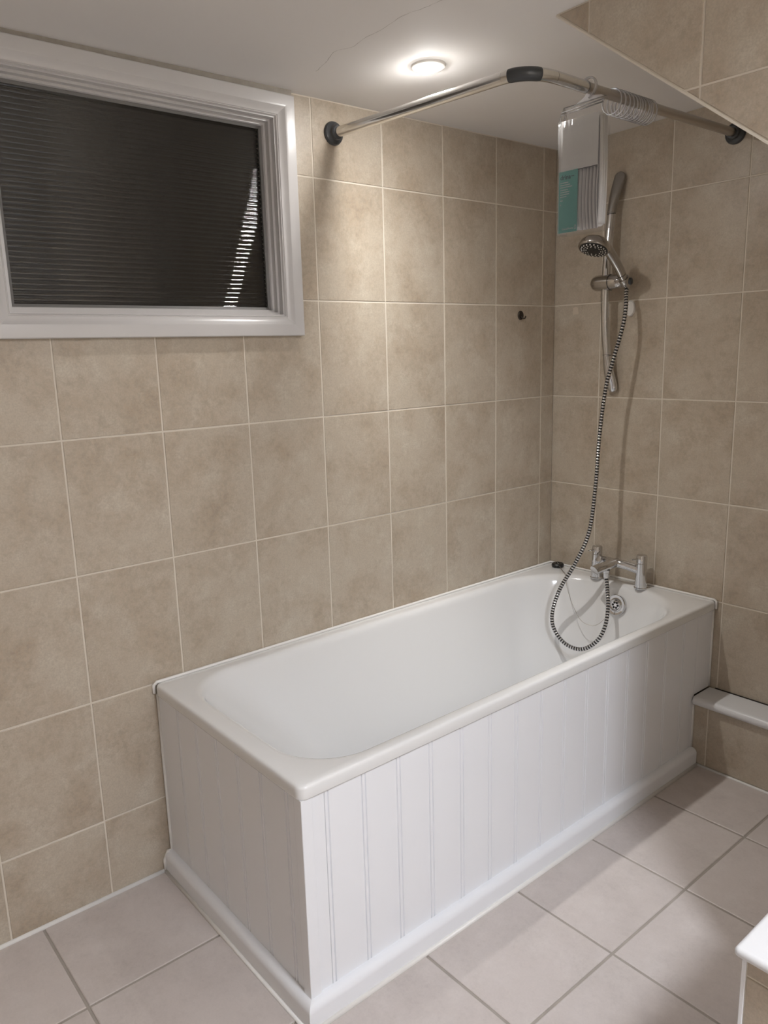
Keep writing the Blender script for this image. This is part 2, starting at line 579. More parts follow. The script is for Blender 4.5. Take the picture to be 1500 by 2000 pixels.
def frame_loft(name, profile, R, sides=(0, 1, 2, 3)):
    vs_, fs = [], []
    n = len(profile)
    for s in sides:
        b = len(vs_)
        for (ins, x) in profile:
            rg = rect_ring(ins, *R)
            for q in (rg[s], rg[(s + 1) % 4]):
                vs_.append((x, q[0], q[1]))
        for i in range(n):
            j = (i + 1) % n
            fs.append((b + 2 * i, b + 2 * i + 1, b + 2 * j + 1, b + 2 * j))
        fs.append(tuple(b + 2 * i for i in range(n))); fs.append(tuple(b + 2 * i + 1 for i in range(n))[::-1])
    return mesh(name, vs_, fs)


WOUT = (-1.958, -1.139, 1.437, 2.053)
win = struct(link('window_1', frame_loft('window_frame', [(0.048, 0.008), (0.0525, 0.010), (0.055, 0.004), (0.0575, 0.004), (0.0575, -0.014), (0.0640, -0.014), (0.0640, -0.030),
                                                          (0.0700, -0.030), (0.0715, -0.034), (0.0715, -0.060), (0.048, -0.060)], WOUT), 'gloss'))
for s in range(4):
    a = link('architrave', frame_loft('architrave', [(0.0, 0.0), (0.0, 0.019), (0.002, 0.0215), (0.026, 0.022), (0.031, 0.021), (0.037, 0.016), (0.043, 0.0125), (0.049, 0.0115), (0.0505, 0.009), (0.0505, 0.0)],
                                              (WOUT[0] , WOUT[1], WOUT[2], WOUT[3]), sides=(s,)), 'gloss', win)
    smooth_angle(a, 28)
# dark grey strip right behind the beads
link('inner_strip', frame_loft('inner_strip', [(0.0700, -0.036), (0.0785, -0.040), (0.0785, -0.0425), (0.0700, -0.0425)], WOUT), 'inner_strip', win)
# reeded pane: horizontal half-round ribs on the room side
gy0, gy1, gz0, gz1 = WOUT[0] + 0.071, WOUT[1] - 0.071, WOUT[2] + 0.071, WOUT[3] - 0.071
NR = 41
pit = (gz1 - gz0) / NR
prof_pts = []
for r in range(NR):
    for k in range(10):
        t = k / 10
        prof_pts.append((-0.0455 + 0.0021 * math.sin(PI * t), gz0 + (r + t) * pit))
prof_pts.append((-0.0455, gz1))
vs_, fs = [], []
for (x, z) in prof_pts: vs_ += [(x, gy0, z), (x, gy1, z)]
nb = len(vs_)
vs_ += [(-0.051, gy0, gz0), (-0.051, gy1, gz0), (-0.051, gy0, gz1), (-0.051, gy1, gz1)]
for i in range(len(prof_pts) - 1):
    fs.append((2 * i, 2 * i + 1, 2 * i + 3, 2 * i + 2))
last = 2 * (len(prof_pts) - 1)
fs += [(nb, nb + 1, nb + 3, nb + 2), (0, nb, nb + 1, 1) if False else (0, 1, nb + 1, nb), (last, last + 1, nb + 3, nb + 2)]
fs.append(tuple([2 * i for i in range(len(prof_pts))] + [nb + 2, nb]))
fs.append(tuple([2 * i + 1 for i in range(len(prof_pts))] + [nb + 3, nb + 1]))
pane = link('pane', mesh('pane', vs_, fs), 'glass', win)
smooth_angle(pane, 60)
pane['label'] = 'dark reeded glass pane'
struct(link('trim_6', boxes('caulk_strip', [(0.0, 0.014, WOUT[0], WOUT[1] - 0.004, 2.0525, 2.07)]), 'caulk'))


# ------------------------------------------------------------------ bath
RIM = 0.55
BX1, BY0 = 0.685, -1.66


def rring(x0, x1, y0, y1, rn, rf, z, nc=12, ne=10):
    """rounded rectangle, radius rn at the near (y0) corners and rf at the far (y1) corners"""
    cs = [((x1 - rn, y0 + rn), rn, -PI / 2), ((x1 - rf, y1 - rf), rf, 0), ((x0 + rf, y1 - rf), rf, PI / 2), ((x0 + rn, y0 + rn), rn, PI)]
    arcs = []
    for (c, r, a0) in cs:
        arcs.append([(c[0] + r * math.cos(a0 + PI / 2 * k / nc), c[1] + r * math.sin(a0 + PI / 2 * k / nc)) for k in range(nc + 1)])
    pts = []
    for i in range(4):
        pts += arcs[i]
        p, q = arcs[i][-1], arcs[(i + 1) % 4][0]
        for k in range(1, ne):
            t = k / ne
            pts.append((p[0] + (q[0] - p[0]) * t, p[1] + (q[1] - p[1]) * t))
    return [Vector((p[0], p[1], z)) for p in pts]


bath = empty('bathtub', (0.34, -0.83, 0.0), 'white acrylic bathtub with a wide flat rim along the beige tiled wall', 'bathtub')
rings = []
rings.append(rring(0.012, BX1 - 0.008, BY0 + 0.008, -0.012, 0.012, 0.012, 0.520))
rings.append(rring(0.004, BX1 - 0.001, BY0 + 0.001, -0.004, 0.018, 0.012, 0.5195))
rings.append(rring(0.003, BX1, BY0, -0.003, 0.02, 0.012, 0.522))
rings.append(rring(0.003, BX1, BY0, -0.003, 0.02, 0.012, 0.541))
rings.append(rring(0.004, BX1 - 0.0012, BY0 + 0.0012, -0.004, 0.02, 0.012, 0.5455))
rings.append(rring(0.006, BX1 - 0.0035, BY0 + 0.0035, -0.006, 0.02, 0.012, 0.5485))
rings.append(rring(0.012, BX1 - 0.008, BY0 + 0.008, -0.012, 0.02, 0.012, 0.55))
rings.append(rring(0.030, BX1 - 0.020, BY0 + 0.024, -0.030, 0.05, 0.10, 0.5502))
IX0, IX1, IY0, IY1 = 0.056, 0.646, -1.602, -0.060
lip = [(-0.016, 0.5500), (-0.010, 0.5492), (-0.005, 0.5472), (-0.0005, 0.5430), (0.0035, 0.5370), (0.0065, 0.529)]
for ins, z in lip:
    rings.append(rring(IX0 + ins, IX1 - ins, IY0 + ins, IY1 - ins, 0.145 - ins * 0.5, 0.25, z))
BZ = 0.135
steps = 16
for k in range(1, steps + 1):
    t = k / steps
    # wall: nearly straight then rounding into the floor of the tub
    if t <= 0.72:
        s = t / 0.72; z = 0.529 - (0.529 - BZ - 0.075) * s; f = s * 0.66
    else:
        s = (t - 0.72) / 0.28; a = s * PI / 2
        z = BZ + 0.075 * (1 - math.sin(a)); f = 0.66 + 0.34 * (1 - math.cos(a))
    ix = 0.0065 + 0.135 * f
    rings.append(rring(IX0 + ix, IX1 - ix, IY0 + 0.0065 + 0.42 * f, IY1 - 0.0065 - 0.15 * f, 0.145 + 0.025 * f, 0.25 - 0.06 * f, z))
for k in range(1, 5):
    g = k * 0.038
    rings.append(rring(IX0 + 0.1415 + g, IX1 - 0.1415 - g, IY0 + 0.4265 + g, IY1 - 0.1565 - g, max(0.03, 0.16 - g), max(0.03, 0.16 - g), BZ - 0.0015 * k))
nr = len(rings[0])
vs_ = [p for r in rings for p in r]; fs = []
for i in range(len(rings) - 1):
    for k in range(nr):
        k2 = (k + 1) % nr
        fs.append((i * nr + k, i * nr + k2, (i + 1) * nr + k2, (i + 1) * nr + k))
fs.append(tuple((len(rings) - 1) * nr + k for k in range(nr)))
tub = link('tub', mesh('tub', vs_, fs), 'acrylic', bath, smooth=True)

# overflow: chrome rose with holes on the tap-end slope
OVC = Vector((0.366, -0.094, 0.479)); OVN = Vector((0, -0.97, 0.24)).normalized()
ov = link('overflow', lathe('overflow', [(0.036, -0.012), (0.0375, 0.001), (0.0355, 0.0035), (0.031, 0.0022), (0.025, 0.0024), (0.0235, 0.006), (0.020, 0.0085), (0.0175, 0.006), (0.016, 0.0045)], OVC, OVN), 'chrome', bath)
smooth_angle(ov, 40)
u0 = Vector((1, 0, 0)); w0 = OVN.cross(u0)
for k in range(6):
    a = 2 * PI * k / 6
    c = OVC + u0 * (0.0098 * math.cos(a)) + w0 * (0.0098 * math.sin(a)) + OVN * 0.0042
    link('overflow_hole', lathe('hole', [(0.0042, 0.0), (0.0042, 0.0012)], c, OVN, 12), 'rubber', ov)

# silicone between bath and walls
sl_ = link('sealant', sweep('sealant', [(0.003, BY0 - 0.001, 0.522), (0.0035, BY0 - 0.001, 0.545), (0.0045, BY0 + 0.008, 0.5515), (0.0045, -0.9, 0.5515), (0.0045, -0.0045, 0.5515), (0.35, -0.0045, 0.5515), (BX1 - 0.006, -0.0045, 0.5515), (BX1 + 0.0005, -0.004, 0.547), (BX1 + 0.001, -0.004, 0.522)], 0.0045, 8), 'silicone', bath, smooth=True)

# ------------------------------------------------------------------ bath panels
PX, PY = 0.677, -1.652        # outer faces of the front and end panels


def board_profile(w, first=False):
    d = 0.0034
    p = [(0.0, -d), (0.0005, -d), (0.0022, 0), (0.0085, 0), (0.0101, -d), (0.0107, -d), (0.0124, 0), (w - 0.0014, 0), (w, -d), (w, -0.009), (0, -0.009)]
    if first: p = [(0, 0), (w, 0), (w, -0.009), (0, -0.009)]
    return p


fp = link('bath_panel', boxes('bath_panel', [(PX - 0.020, PX - 0.0095, PY + 0.02, -0.11, 0.03, 0.515)]), 'pvc', bath)
fp['label'] = 'long front panel of white grooved boards'
edges = [PY, -1.598, -1.5, -1.402, -1.304, -1.203, -1.104, -1.005, -0.906, -0.807, -0.707, -0.608, -0.508, -0.404, -0.298, -0.192, -0.0995]
for i in range(len(edges) - 1):
    w = edges[i + 1] - edges[i]
    pr = [Vector((d, s, 0)) for (s, d) in board_profile(w, i == 0)]
    link('board', extrude('board', pr, (PX, edges[i], 0.035), (PX, edges[i], 0.5192)), 'pvc', fp)
link('board', boxes('board', [(PX - 0.009, PX, -0.0995, -0.0065, 0.2445, 0.5192)]), 'pvc', fp)
link('sealant', bead('sealant', [(PX + 0.0005, -0.0035, 0.246), (PX + 0.0005, -0.0035, 0.517)], 0.004), 'silicone', fp, smooth=True)


def plinth_profile(axis):
    pts = [(0.0, 0.0), (0.023, 0.0), (0.023, 0.041)]
    for k in range(1, 8):
        a = PI / 2 * k / 7
        pts.append((0.007 + 0.016 * math.cos(a), 0.041 + 0.017 * math.sin(a)))
    pts.append((0.0, 0.058))
    if axis == 'x': return [Vector((o, 0, z)) for o, z in pts], [o for o, z in pts]
    return [Vector((0, -o, z)) for o, z in pts], [o for o, z in pts]


pp, po = plinth_profile('x')
pl = link('plinth', extrude('plinth', pp, (PX, PY, 0), (PX, -0.1035, 0), end_a=[-o for o in po]), 'pvc', fp)
smooth_angle(pl, 40)
link('sealant', bead('sealant', [(PX + 0.024, PY - 0.026, 0.001), (PX + 0.024, -0.104, 0.001)], 0.0068), 'silicone', fp, smooth=True)
link('sealant', bead('sealant', [(PX + 0.001, -0.1015, 0.06), (PX + 0.001, -0.1015, 0.215)], 0.0035), 'silicone', fp, smooth=True)
# corner angle bead
ct = link('corner_trim', extrude('corner_trim', [Vector(p) for p in [(0.0046, -0.0034, 0), (0.0046, 0.0215, 0), (0.0040, 0.0228, 0), (0.0, 0.0230, 0), (0.0, 0.0, 0), (-0.0230, 0.0, 0), (-0.0228, -0.0040, 0), (-0.0215, -0.0046, 0), (0.0034, -0.0046, 0)]],
                                 (PX, PY, 0.055), (PX, PY, 0.5195)), 'pvc', fp)

ep = link('bath_panel', boxes('bath_panel', [(0.03, PX - 0.021, PY + 0.0095, PY + 0.019, 0.03, 0.515)]), 'pvc', bath)
ep['label'] = 'short end panel of white grooved boards'
ex = [0.006, 0.110, 0.212, 0.313, 0.413, 0.513, 0.614, PX - 0.001]
for i in range(len(ex) - 1):
    w = ex[i + 1] - ex[i]
    pr = [Vector((s, -d, 0)) for (s, d) in board_profile(w, i == 0)]
    link('board', extrude('board', pr, (ex[i], PY, 0.035), (ex[i], PY, 0.5192)), 'pvc', ep)
pp, po = plinth_profile('y')
pl = link('plinth', extrude('plinth', pp, (0.005, PY, 0), (PX, PY, 0), end_b=po), 'pvc', ep)
smooth_angle(pl, 40)
link('sealant', bead('sealant', [(0.004, PY - 0.024, 0.001), (PX + 0.026, PY - 0.024, 0.001)], 0.0062), 'silicone', ep, smooth=True)
link('sealant', sweep('sealant', [(0.004, PY - 0.0005, 0.518), (0.004, PY - 0.0005, 0.06), (0.004, PY - 0.012, 0.058), (0.004, PY - 0.024, 0.036), (0.004, PY - 0.024, 0.002)], 0.0045, 8), 'silicone', ep, smooth=True)

# ------------------------------------------------------------------ bath mixer tap
mx = empty('bath_mixer_tap', (0.345, -0.055, RIM), 'chrome bath shower mixer with two upright handles on the bath rim', 'tap')
ZP = RIM
for (px, side) in ((0.255, -1), (0.437, 1)):
    pil = link('pillar', lathe('pillar', [(0.0235, 0.0), (0.0235, 0.003), (0.0205, 0.005), (0.0200, 0.03), (0.0182, 0.060), (0.0180, 0.089), (0.0165, 0.0905)], (px, -0.055, ZP)), 'chrome', mx)
    smooth_angle(pil, 40)
    hd = link('handle', lathe('handle', [(0.0165, 0.0905), (0.0182, 0.092), (0.0182, 0.116), (0.0172, 0.119), (0.0145, 0.1205)], (px, -0.055, ZP)), 'chrome', pil)
    smooth_angle(hd, 40)
    link('pin', sweep('pin', [Vector((px - 0.006, -0.070, ZP + 0.106)), Vector((px - 0.015, -0.089, ZP + 0.106))], [0.0036, 0.0030], 10), 'chrome', pil)
br = link('bridge', sweep('bridge', catmull([(0.262, -0.057, 0.620), (0.29, -0.066, 0.625), (0.32, -0.077, 0.629), (0.347, -0.083, 0.630), (0.375, -0.077, 0.628), (0.405, -0.066, 0.621), (0.430, -0.057, 0.614)], 6), 0.0155, 18), 'chrome', mx, smooth=True)
sp_path = catmull([(0.352, -0.072, 0.630), (0.345, -0.10, 0.628), (0.334, -0.13, 0.622), (0.319, -0.164, 0.612)], 6)
sp = link('spout', sweep('spout', sp_path, [(0.0165 - 0.002 * i / 18, 0.0185 + 0.006 * i / 18) for i in range(len(sp_path))], 20, up=(0, 0, 1)), 'chrome', mx)
smooth_angle(sp, 50)
dv = link('diverter', lathe('diverter', [(0.006, 0.0), (0.006, 0.012), (0.012, 0.0125), (0.0125, 0.018), (0.010, 0.0195)], (0.292, -0.078, 0.628), (-0.25, -0.9, 0.35)), 'chrome', mx)
smooth_angle(dv, 40)
ho = link('hose_outlet', lathe('hose_outlet', [(0.0125, 0.0), (0.0125, -0.010), (0.010, -0.012), (0.010, -0.028)], (0.343, -0.125, 0.612)), 'chrome', mx)
smooth_angle(ho, 40)

# ------------------------------------------------------------------ riser rail
rs = empty('shower_riser_rail', (0.262, -0.004, 1.24), 'bowed chrome shower riser rail on the tap wall', 'shower rail')
riser = [(0.262, -0.043, 1.817), (0.262, -0.053, 1.731), (0.262, -0.061, 1.648), (0.262, -0.064, 1.564), (0.262, -0.061, 1.48), (0.262, -0.053, 1.411), (0.262, -0.0425, 1.352)]
rr = link('rail', sweep('rail', catmull(riser, 8), 0.0142, 20, up=(1, 0, 0)), 'chrome', rs, smooth=True)
smooth_angle(rr, 60)
top = catmull([(0.262, -0.043, 1.8175), (0.2625, -0.038, 1.845), (0.265, -0.031, 1.875), (0.268, -0.022, 1.905), (0.271, -0.014, 1.932), (0.272, -0.012, 1.952)], 10)


def cap_r(n, bulge, thin):
    out = []
    for i in range(n):
        t = i / (n - 1)
        k = math.sqrt(max(0.02, 1 - ((t - 0.80) / 0.20) ** 2)) if t > 0.80 else 1.0
        w = 0.0147 + bulge * (0.5 - 0.5 * math.cos(PI * min(1, t / 0.75)))
        out.append((w * k, (0.0147 - thin * t) * k))
    return out


tb = link('end_bracket', sweep('end_bracket', top, cap_r(len(top), 0.0065, 0.003), 22, up=(1, 0, 0)), 'bracket', rs, smooth=True)
link('seam', lathe('seam', [(0.0149, -0.0012), (0.0149, 0.0012)], (0.262, -0.043, 1.817), (0, -0.1, 0.99), 20), 'rubber', rs)
bot = catmull([(0.262, -0.0425, 1.3525), (0.262, -0.038, 1.328), (0.263, -0.032, 1.300), (0.265, -0.024, 1.272), (0.268, -0.017, 1.244), (0.270, -0.013, 1.222)], 10)
bb_ = link('end_bracket', sweep('end_bracket', bot, cap_r(len(bot), 0.0062, 0.001), 22, up=(1, 0, 0)), 'chrome', rs, smooth=True)
link('seam', lathe('seam', [(0.0149, -0.0010), (0.0149, 0.0010)], (0.262, -0.0425, 1.352), (0, 0.14, 0.99), 20), 'rubber', rs)
# sliding clamp: barrel across the rail with a rounded knob and a handset cup
sc = link('slider', lathe('slider', [(0.004, -0.054), (0.014, -0.052), (0.021, -0.046), (0.0255, -0.036), (0.0268, -0.022), (0.0265, -0.002), (0.0265, 0.020), (0.0245, 0.021), (0.024, 0.045), (0.021, 0.060), (0.016, 0.068)], (0.262, -0.0635, 1.594), (1, 0, 0)), 'chrome_grey', rs)
smooth_angle(sc, 40)
link('slider_seam', lathe('slider_seam', [(0.0266, -0.0004), (0.0266, 0.0004)], (0.2825, -0.0635, 1.594), (1, 0, 0)), 'dark', sc)
cup_ax = Vector((0.0, -0.70, 0.71)).normalized()
cup_o = Vector((0.338, -0.066, 1.592))
cp = link('handset_cup', lathe('handset_cup', [(0.0155, -0.018), (0.0175, -0.012), (0.0185, 0.010), (0.0175, 0.014)], cup_o, cup_ax), 'chrome_grey', sc)
smooth_angle(cp, 40)
link('cup_cap', lathe('cup_cap', [(0.012, 0.0), (0.012, 0.008), (0.008, 0.0115)], cup_o + Vector((0.012, 0.004, 0.0)), (1, 0.35, 0)), 'dark', sc)

# ------------------------------------------------------------------ handset
hs = empty('shower_handset', cup_o, 'round chrome shower handset with a dark nozzle face held on the riser rail', 'shower head')
hdl = catmull([cup_o + cup_ax * -0.02, cup_o + cup_ax * 0.016, Vector((0.338, -0.104, 1.633)), Vector((0.336, -0.135, 1.664)), Vector((0.334, -0.166, 1.690)), Vector((0.332, -0.192, 1.707))], 6)
nh = len(hdl)
hh = link('handle', sweep('handle', hdl, [(0.0125 + 0.0035 * min(1, i / nh * 1.6), 0.0125 + 0.004 * min(1, i / nh * 1.6)) for i in range(nh)], 20, up=(1, 0, 0)), 'chrome_grey', hs, smooth=True)
link('seam', lathe('seam', [(0.0142, -0.0008), (0.0142, 0.0008)], cup_o + cup_ax * 0.030, cup_ax), 'rubber', hh)
HN = Vector((0.03, -0.40, -0.915)).normalized()      # the way the water leaves
HC = Vector((0.331, -0.232, 1.692))
head = link('head', lathe('head', [(0.010, -0.030), (0.026, -0.0275), (0.038, -0.021), (0.0465, -0.010), (0.0500, 0.0), (0.0500, 0.006), (0.0475, 0.0095), (0.044, 0.0095)], HC, HN, 36), 'chrome_grey', hs)
smooth_angle(head, 40)
fpz = link('face_plate', lathe('face_plate', [(0.0445, 0.007), (0.0440, 0.0105), (0.034, 0.0125), (0.018, 0.0125), (0.016, 0.0145), (0.006, 0.0150)], HC, HN, 36), 'rubber', hs)
smooth_angle(fpz, 40)
hu = HN.cross(Vector((0, 0, 1))).normalized(); hw = HN.cross(hu)
nz = None
for (rad, cnt) in ((0.038, 20), (0.030, 16), (0.023, 10)):
    for k in range(cnt):
        a = 2 * PI * (k + 0.3) / cnt
        c = HC + hu * (rad * math.cos(a)) + hw * (rad * math.sin(a)) + HN * 0.0112
        if nz is None:
            nz = link('nozzle', lathe('nozzle', [(0.0021, 0), (0.0018, 0.0030), (0.0006, 0.0034)], (0, 0, 0), HN, 8), 'white_plastic', fpz)
            nz.matrix_parent_inverse = Matrix(); nz.location = c; base_nz = nz
        else:
            o = base_nz.copy(); COL.objects.link(o); o.parent = fpz; o.location = c

# ------------------------------------------------------------------ hose
hp = [(0.338, -0.053, 1.579), (0.346, -0.068, 1.552), (0.357, -0.085, 1.508), (0.357, -0.10, 1.442), (0.338, -0.12, 1.335), (0.323, -0.135, 1.242), (0.315, -0.15, 1.087), (0.315, -0.165, 0.912), (0.304, -0.18, 0.75), (0.261, -0.2, 0.629),
      (0.216, -0.22, 0.534), (0.196, -0.235, 0.446), (0.208, -0.24, 0.386), (0.259, -0.24, 0.343), (0.324, -0.235, 0.339), (0.374, -0.22, 0.377), (0.394, -0.2, 0.432), (0.384, -0.17, 0.496), (0.359, -0.14, 0.548), (0.343, -0.125, 0.584)]
PITCH = 0.0098
fine = even(catmull(hp, 14), PITCH / 8)
hv_path, hv_r, hv_m = [], [], []
for i, p in enumerate(fine):
    ph = i % 8
    hv_path.append(p)
    hv_r.append({0: 0.0068, 1: 0.0079, 2: 0.0081, 3: 0.0079, 4: 0.0068, 5: 0.0066, 6: 0.0066, 7: 0.0066}[ph])
    hv_m.append(0 if ph < 4 else 1)
hose = link('shower_hose', sweep('shower_hose', hv_path, hv_r, 12, mi=hv_m), ['chrome', 'rubber'], smooth=True)
tag(hose, 'ribbed chrome and black shower hose looping down into the bath', 'hose')

# ------------------------------------------------------------------ plug and chain
pg = empty('bath_plug', (0.069, -0.042, RIM), 'black rubber bath plug with chain lying on the far rim corner', 'plug')
pgb = link('stopper', lathe('stopper', [(0.018, 0.001), (0.0225, 0.003), (0.0235, 0.011), (0.0205, 0.0155), (0.006, 0.016), (0.005, 0.020), (0.002, 0.0215)], (0.069, -0.042, RIM)), 'rubber', pg)
smooth_angle(pgb, 40)
cpts = catmull([(0.071, -0.046, 0.570), (0.092, -0.058, 0.5585), (0.125, -0.085, 0.5545), (0.158, -0.112, 0.5535), (0.185, -0.142, 0.540), (0.204, -0.16, 0.518), (0.243, -0.175, 0.463), (0.278, -0.175, 0.419), (0.315, -0.165, 0.407), (0.336, -0.15, 0.416), (0.350, -0.128, 0.438), (0.362, -0.112, 0.462)], 12)
cp_ = even(cpts, 0.0012)
ch = link('chain', sweep('chain', cp_, [0.0014 if i % 3 else 0.0007 for i in range(len(cp_))], 8), 'satin_dull', pg, smooth=True)
ch['label'] = 'thin ball chain'

# ------------------------------------------------------------------ shower curtain rail
cr = empty('shower_curtain_rail', (0.0, -1.0, 1.985), 'L-shaped silver shower curtain rail with charcoal elbow below the ceiling', 'curtain rail')
ZR = 1.985


def arc_pts(p0, c, p1, n=12):
    p0, c, p1 = Vector(p0), Vector(c), Vector(p1)
    return [p0.lerp(c, t / n).lerp(c.lerp(p1, t / n), t / n) for t in range(n + 1)]


E0, EC, E1 = (0.585, -0.9535, ZR), (0.650, -0.948, ZR), (0.656, -0.862, ZR)
lr = link('rail', sweep('rail', [(0.006, -0.9995, ZR), (0.3, -0.976, ZR), E0], 0.0137, 24), 'satin', cr); smooth_angle(lr, 50)
elb = arc_pts(E0, EC, E1, 18)
el = link('elbow', sweep('elbow', elb, 0.0139, 24), 'satin', cr); smooth_angle(el, 50)
sh = link('elbow_cover', sweep('elbow_cover', elb[2:14], [0.0149 if 0 < i < 11 else 0.0141 for i in range(12)], 24), 'dark', cr); smooth_angle(sh, 50)
l2 = link('rail', sweep('rail', [E1, (0.6555, -0.745, ZR)], 0.0137, 24), 'satin', cr); smooth_angle(l2, 50)
l3 = link('rail', sweep('rail', [(0.6555, -0.745, ZR), (0.655, -0.4, ZR + 0.002), (0.653, -0.008, ZR + 0.006)], 0.0122, 24), 'satin_dull', cr); smooth_angle(l3, 50)
link('seam', lathe('seam', [(0.0139, -0.0008), (0.0139, 0.0008)], (0.6555, -0.745, ZR), (0, 1, 0)), 'dark', cr)
fpf = [(0.031, 0.0), (0.0315, 0.004), (0.029, 0.009), (0.0225, 0.012), (0.020, 0.015), (0.019, 0.023), (0.016, 0.026)]
f1 = link('flange', lathe('flange', fpf, (0.0, -1.0, ZR), (1, 0.0, 0)), 'dark', cr); smooth_angle(f1, 30)
f2 = link('flange', lathe('flange', fpf, (0.653, -0.0, ZR + 0.006), (0, -1, 0)), 'dark', cr); smooth_angle(f2, 30)


# curtain rings
def torus(name, R, r, sr=32, ss=8):
    vs_, fs = [], []
    for i in range(sr):
        a = 2 * PI * i / sr
        for k in range(ss):
            b = 2 * PI * k / ss
            vs_.append(((R + r * math.cos(b)) * math.cos(a), r * 1.3 * math.sin(b), (R + r * math.cos(b)) * math.sin(a)))
    for i in range(sr):
        for k in range(ss):
            fs.append((i * ss + k, i * ss + (k + 1) % ss, ((i + 1) % sr) * ss + (k + 1) % ss, ((i + 1) % sr) * ss + k))
    return mesh(name, vs_, fs)


ring_me = torus('curtain_ring', 0.0290, 0.0021)
NRG = 12
first = link('curtain_ring', ring_me, 'clear', smooth=True)
ring_y = [-0.636, -0.617, -0.598, -0.582, -0.566, -0.552, -0.540, -0.528, -0.517, -0.506, -0.494, -0.480]
for i in range(NRG):
    o = first if i == 0 else first.copy()
    if i: COL.objects.link(o)
    o.location = (0.6553, ring_y[i], ZR + 0.0122 - 0.0290 + 0.0028)
    o.rotation_euler = (0, random.uniform(-0.3, 0.3), random.uniform(-0.16, 0.16))
    lab = 'clear plastic curtain ring in the middle of the bunch on the rail'
    if i == 0: lab = 'clear plastic curtain ring on the rail nearest the packaged curtain'
    if i == NRG - 1: lab = 'clear plastic curtain ring at the far end of the bunch, towards the tap wall'
    tag(o, lab, 'curtain ring', 'curtain rings bunched on the rail')

# ------------------------------------------------------------------ packaged shower curtain
bag = empty('packaged_shower_curtain', (0.645, -0.73, 1.663), 'white folded shower curtain in clear packaging with teal label hanging from the rail', 'packaged curtain')
FY = -0.750
bx0, bx1, bz0, bz1, bd = 0.589, 0.703, 1.663, 1.936, 0.036
# folded cloth with soft rounded sides; the lower right front shows pleats
fab = boxes('curtain', [(bx0 + 0.004, bx1 - 0.003, FY + 0.0125, FY + bd - 0.002, bz0 + 0.006, bz1 - 0.012)], 0.008, 3)
fb_ = link('folded_curtain', fab, 'fabric', bag); smooth_angle(fb_, 50)
for k in range(3):
    yy = FY + 0.010 + k * 0.009
    link('fold', sweep('fold', catmull([(bx1 - 0.004, yy, bz1 - 0.02), (bx1 - 0.0015, yy, 1.85), (bx1 - 0.001, yy, 1.75), (bx1 - 0.003, yy, bz0 + 0.012)], 4), [(0.0042, 0.0042)] * 13, 10), 'fabric', fb_, smooth=True)
link('backing_card', boxes('card', [(bx0 + 0.001, bx1 - 0.006, FY + 0.0018, FY + 0.0034, 1.8065, bz1 - 0.014)]), 'card', bag)
pvs, pfs = [], []
NP = 60
for i in range(NP + 1):
    t = i / NP; x = 0.643 + (bx1 - 0.005 - 0.643) * t
    d = 0.0036 * math.cos(t * 2 * PI * 5.5)
    for j in range(9):
        s = j / 8; zz = 1.8055 - (1.8055 - bz0 - 0.002) * s
        pvs.append((x + 0.0025 * math.sin(s * PI * 1.2) * -1 + 0.004 * max(0, s - 0.7), FY + 0.0056 + d, zz))
for i in range(NP):
    for j in range(8):
        pfs.append((i * 9 + j, i * 9 + j + 1, (i + 1) * 9 + j + 1, (i + 1) * 9 + j))
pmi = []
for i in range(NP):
    dark = math.cos((i + 0.5) / NP * 2 * PI * 5.5) > 0.25  # grey in the hollows: shade of the pleats put into the cloth colour
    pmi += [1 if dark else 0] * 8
ple = link('pleated_cloth', mesh('pleats', pvs, pfs, pmi), ['fabric', 'pleat_shade'], bag, smooth=True)
so = ple.modifiers.new('thick', 'SOLIDIFY'); so.thickness = 0.0015; so.offset = -1 
link('card_edge', boxes('card_edge', [(0.643, bx1 - 0.006, FY + 0.0012, FY + 0.0022, 1.8050, 1.8063)]), 'dark', bag)
tl = link('label_card', boxes('label', [(bx0 - 0.0015, 0.6425, FY + 0.0004, FY + 0.0016, bz0 + 0.001, 1.8070)]), 'teal', bag)
tl['label'] = 'teal printed label'


def text(body, size, x, z, mat, parent, slant=0.0, bold=0.0):
    c = bpy.data.curves.new('text', 'FONT'); c.body = body; c.size = size; c.extrude = 0.00012; c.offset = bold
    tmp = bpy.data.objects.new('tmp_text', c); COL.objects.link(tmp)
    bpy.context.view_layer.update()
    dg = bpy.context.evaluated_depsgraph_get()
    me = bpy.data.meshes.new_from_object(tmp.evaluated_get(dg))
    bpy.data.objects.remove(tmp); bpy.data.curves.remove(c)
    for v in me.vertices:
        v.co = Vector((x + v.co.x, FY + 0.0003 - v.co.z, z + v.co.y))
    me.materials.clear()
    return link('lettering', me, mat, parent)


LX = bx0 + 0.0025
text('drina', 0.0150, LX, 1.7885, 'ink_dark', tl, bold=0.0002)
for k in range(3):
    link('print_mark', boxes('print_mark', [(LX + 0.0325 + k * 0.0030, LX + 0.0347 + k * 0.0030, FY + 0.0001, FY + 0.0005, 1.7925, 1.7945)]), 'ink_dark', tl)
lens_ = [0.024, 0.029, 0.035, 0.023, 0.027, 0.027, 0.019]
for k, w in enumerate(lens_):
    z = 1.7800 - k * 0.0052 - (0.001 if k > 2 else 0)
    link('print_line', boxes('print_line', [(LX, LX + w, FY + 0.0001, FY + 0.0005, z, z + 0.0019)]), 'ink_white', tl)
link('print_line', boxes('print_line', [(LX, LX + 0.008, FY + 0.0001, FY + 0.0005, 1.7390, 1.7410)]), 'ink_white', tl)
link('print_line', boxes('print_line', [(LX, LX + 0.003, FY + 0.0001, FY + 0.0005, 1.7290, 1.7310)]), 'ink_white', tl)
text('GoodHome', 0.0070, 0.5985, 1.6705, 'ink_white', tl)
hx, hz, hwid = 0.6382, 1.6700, 0.0058        # little house outline mark
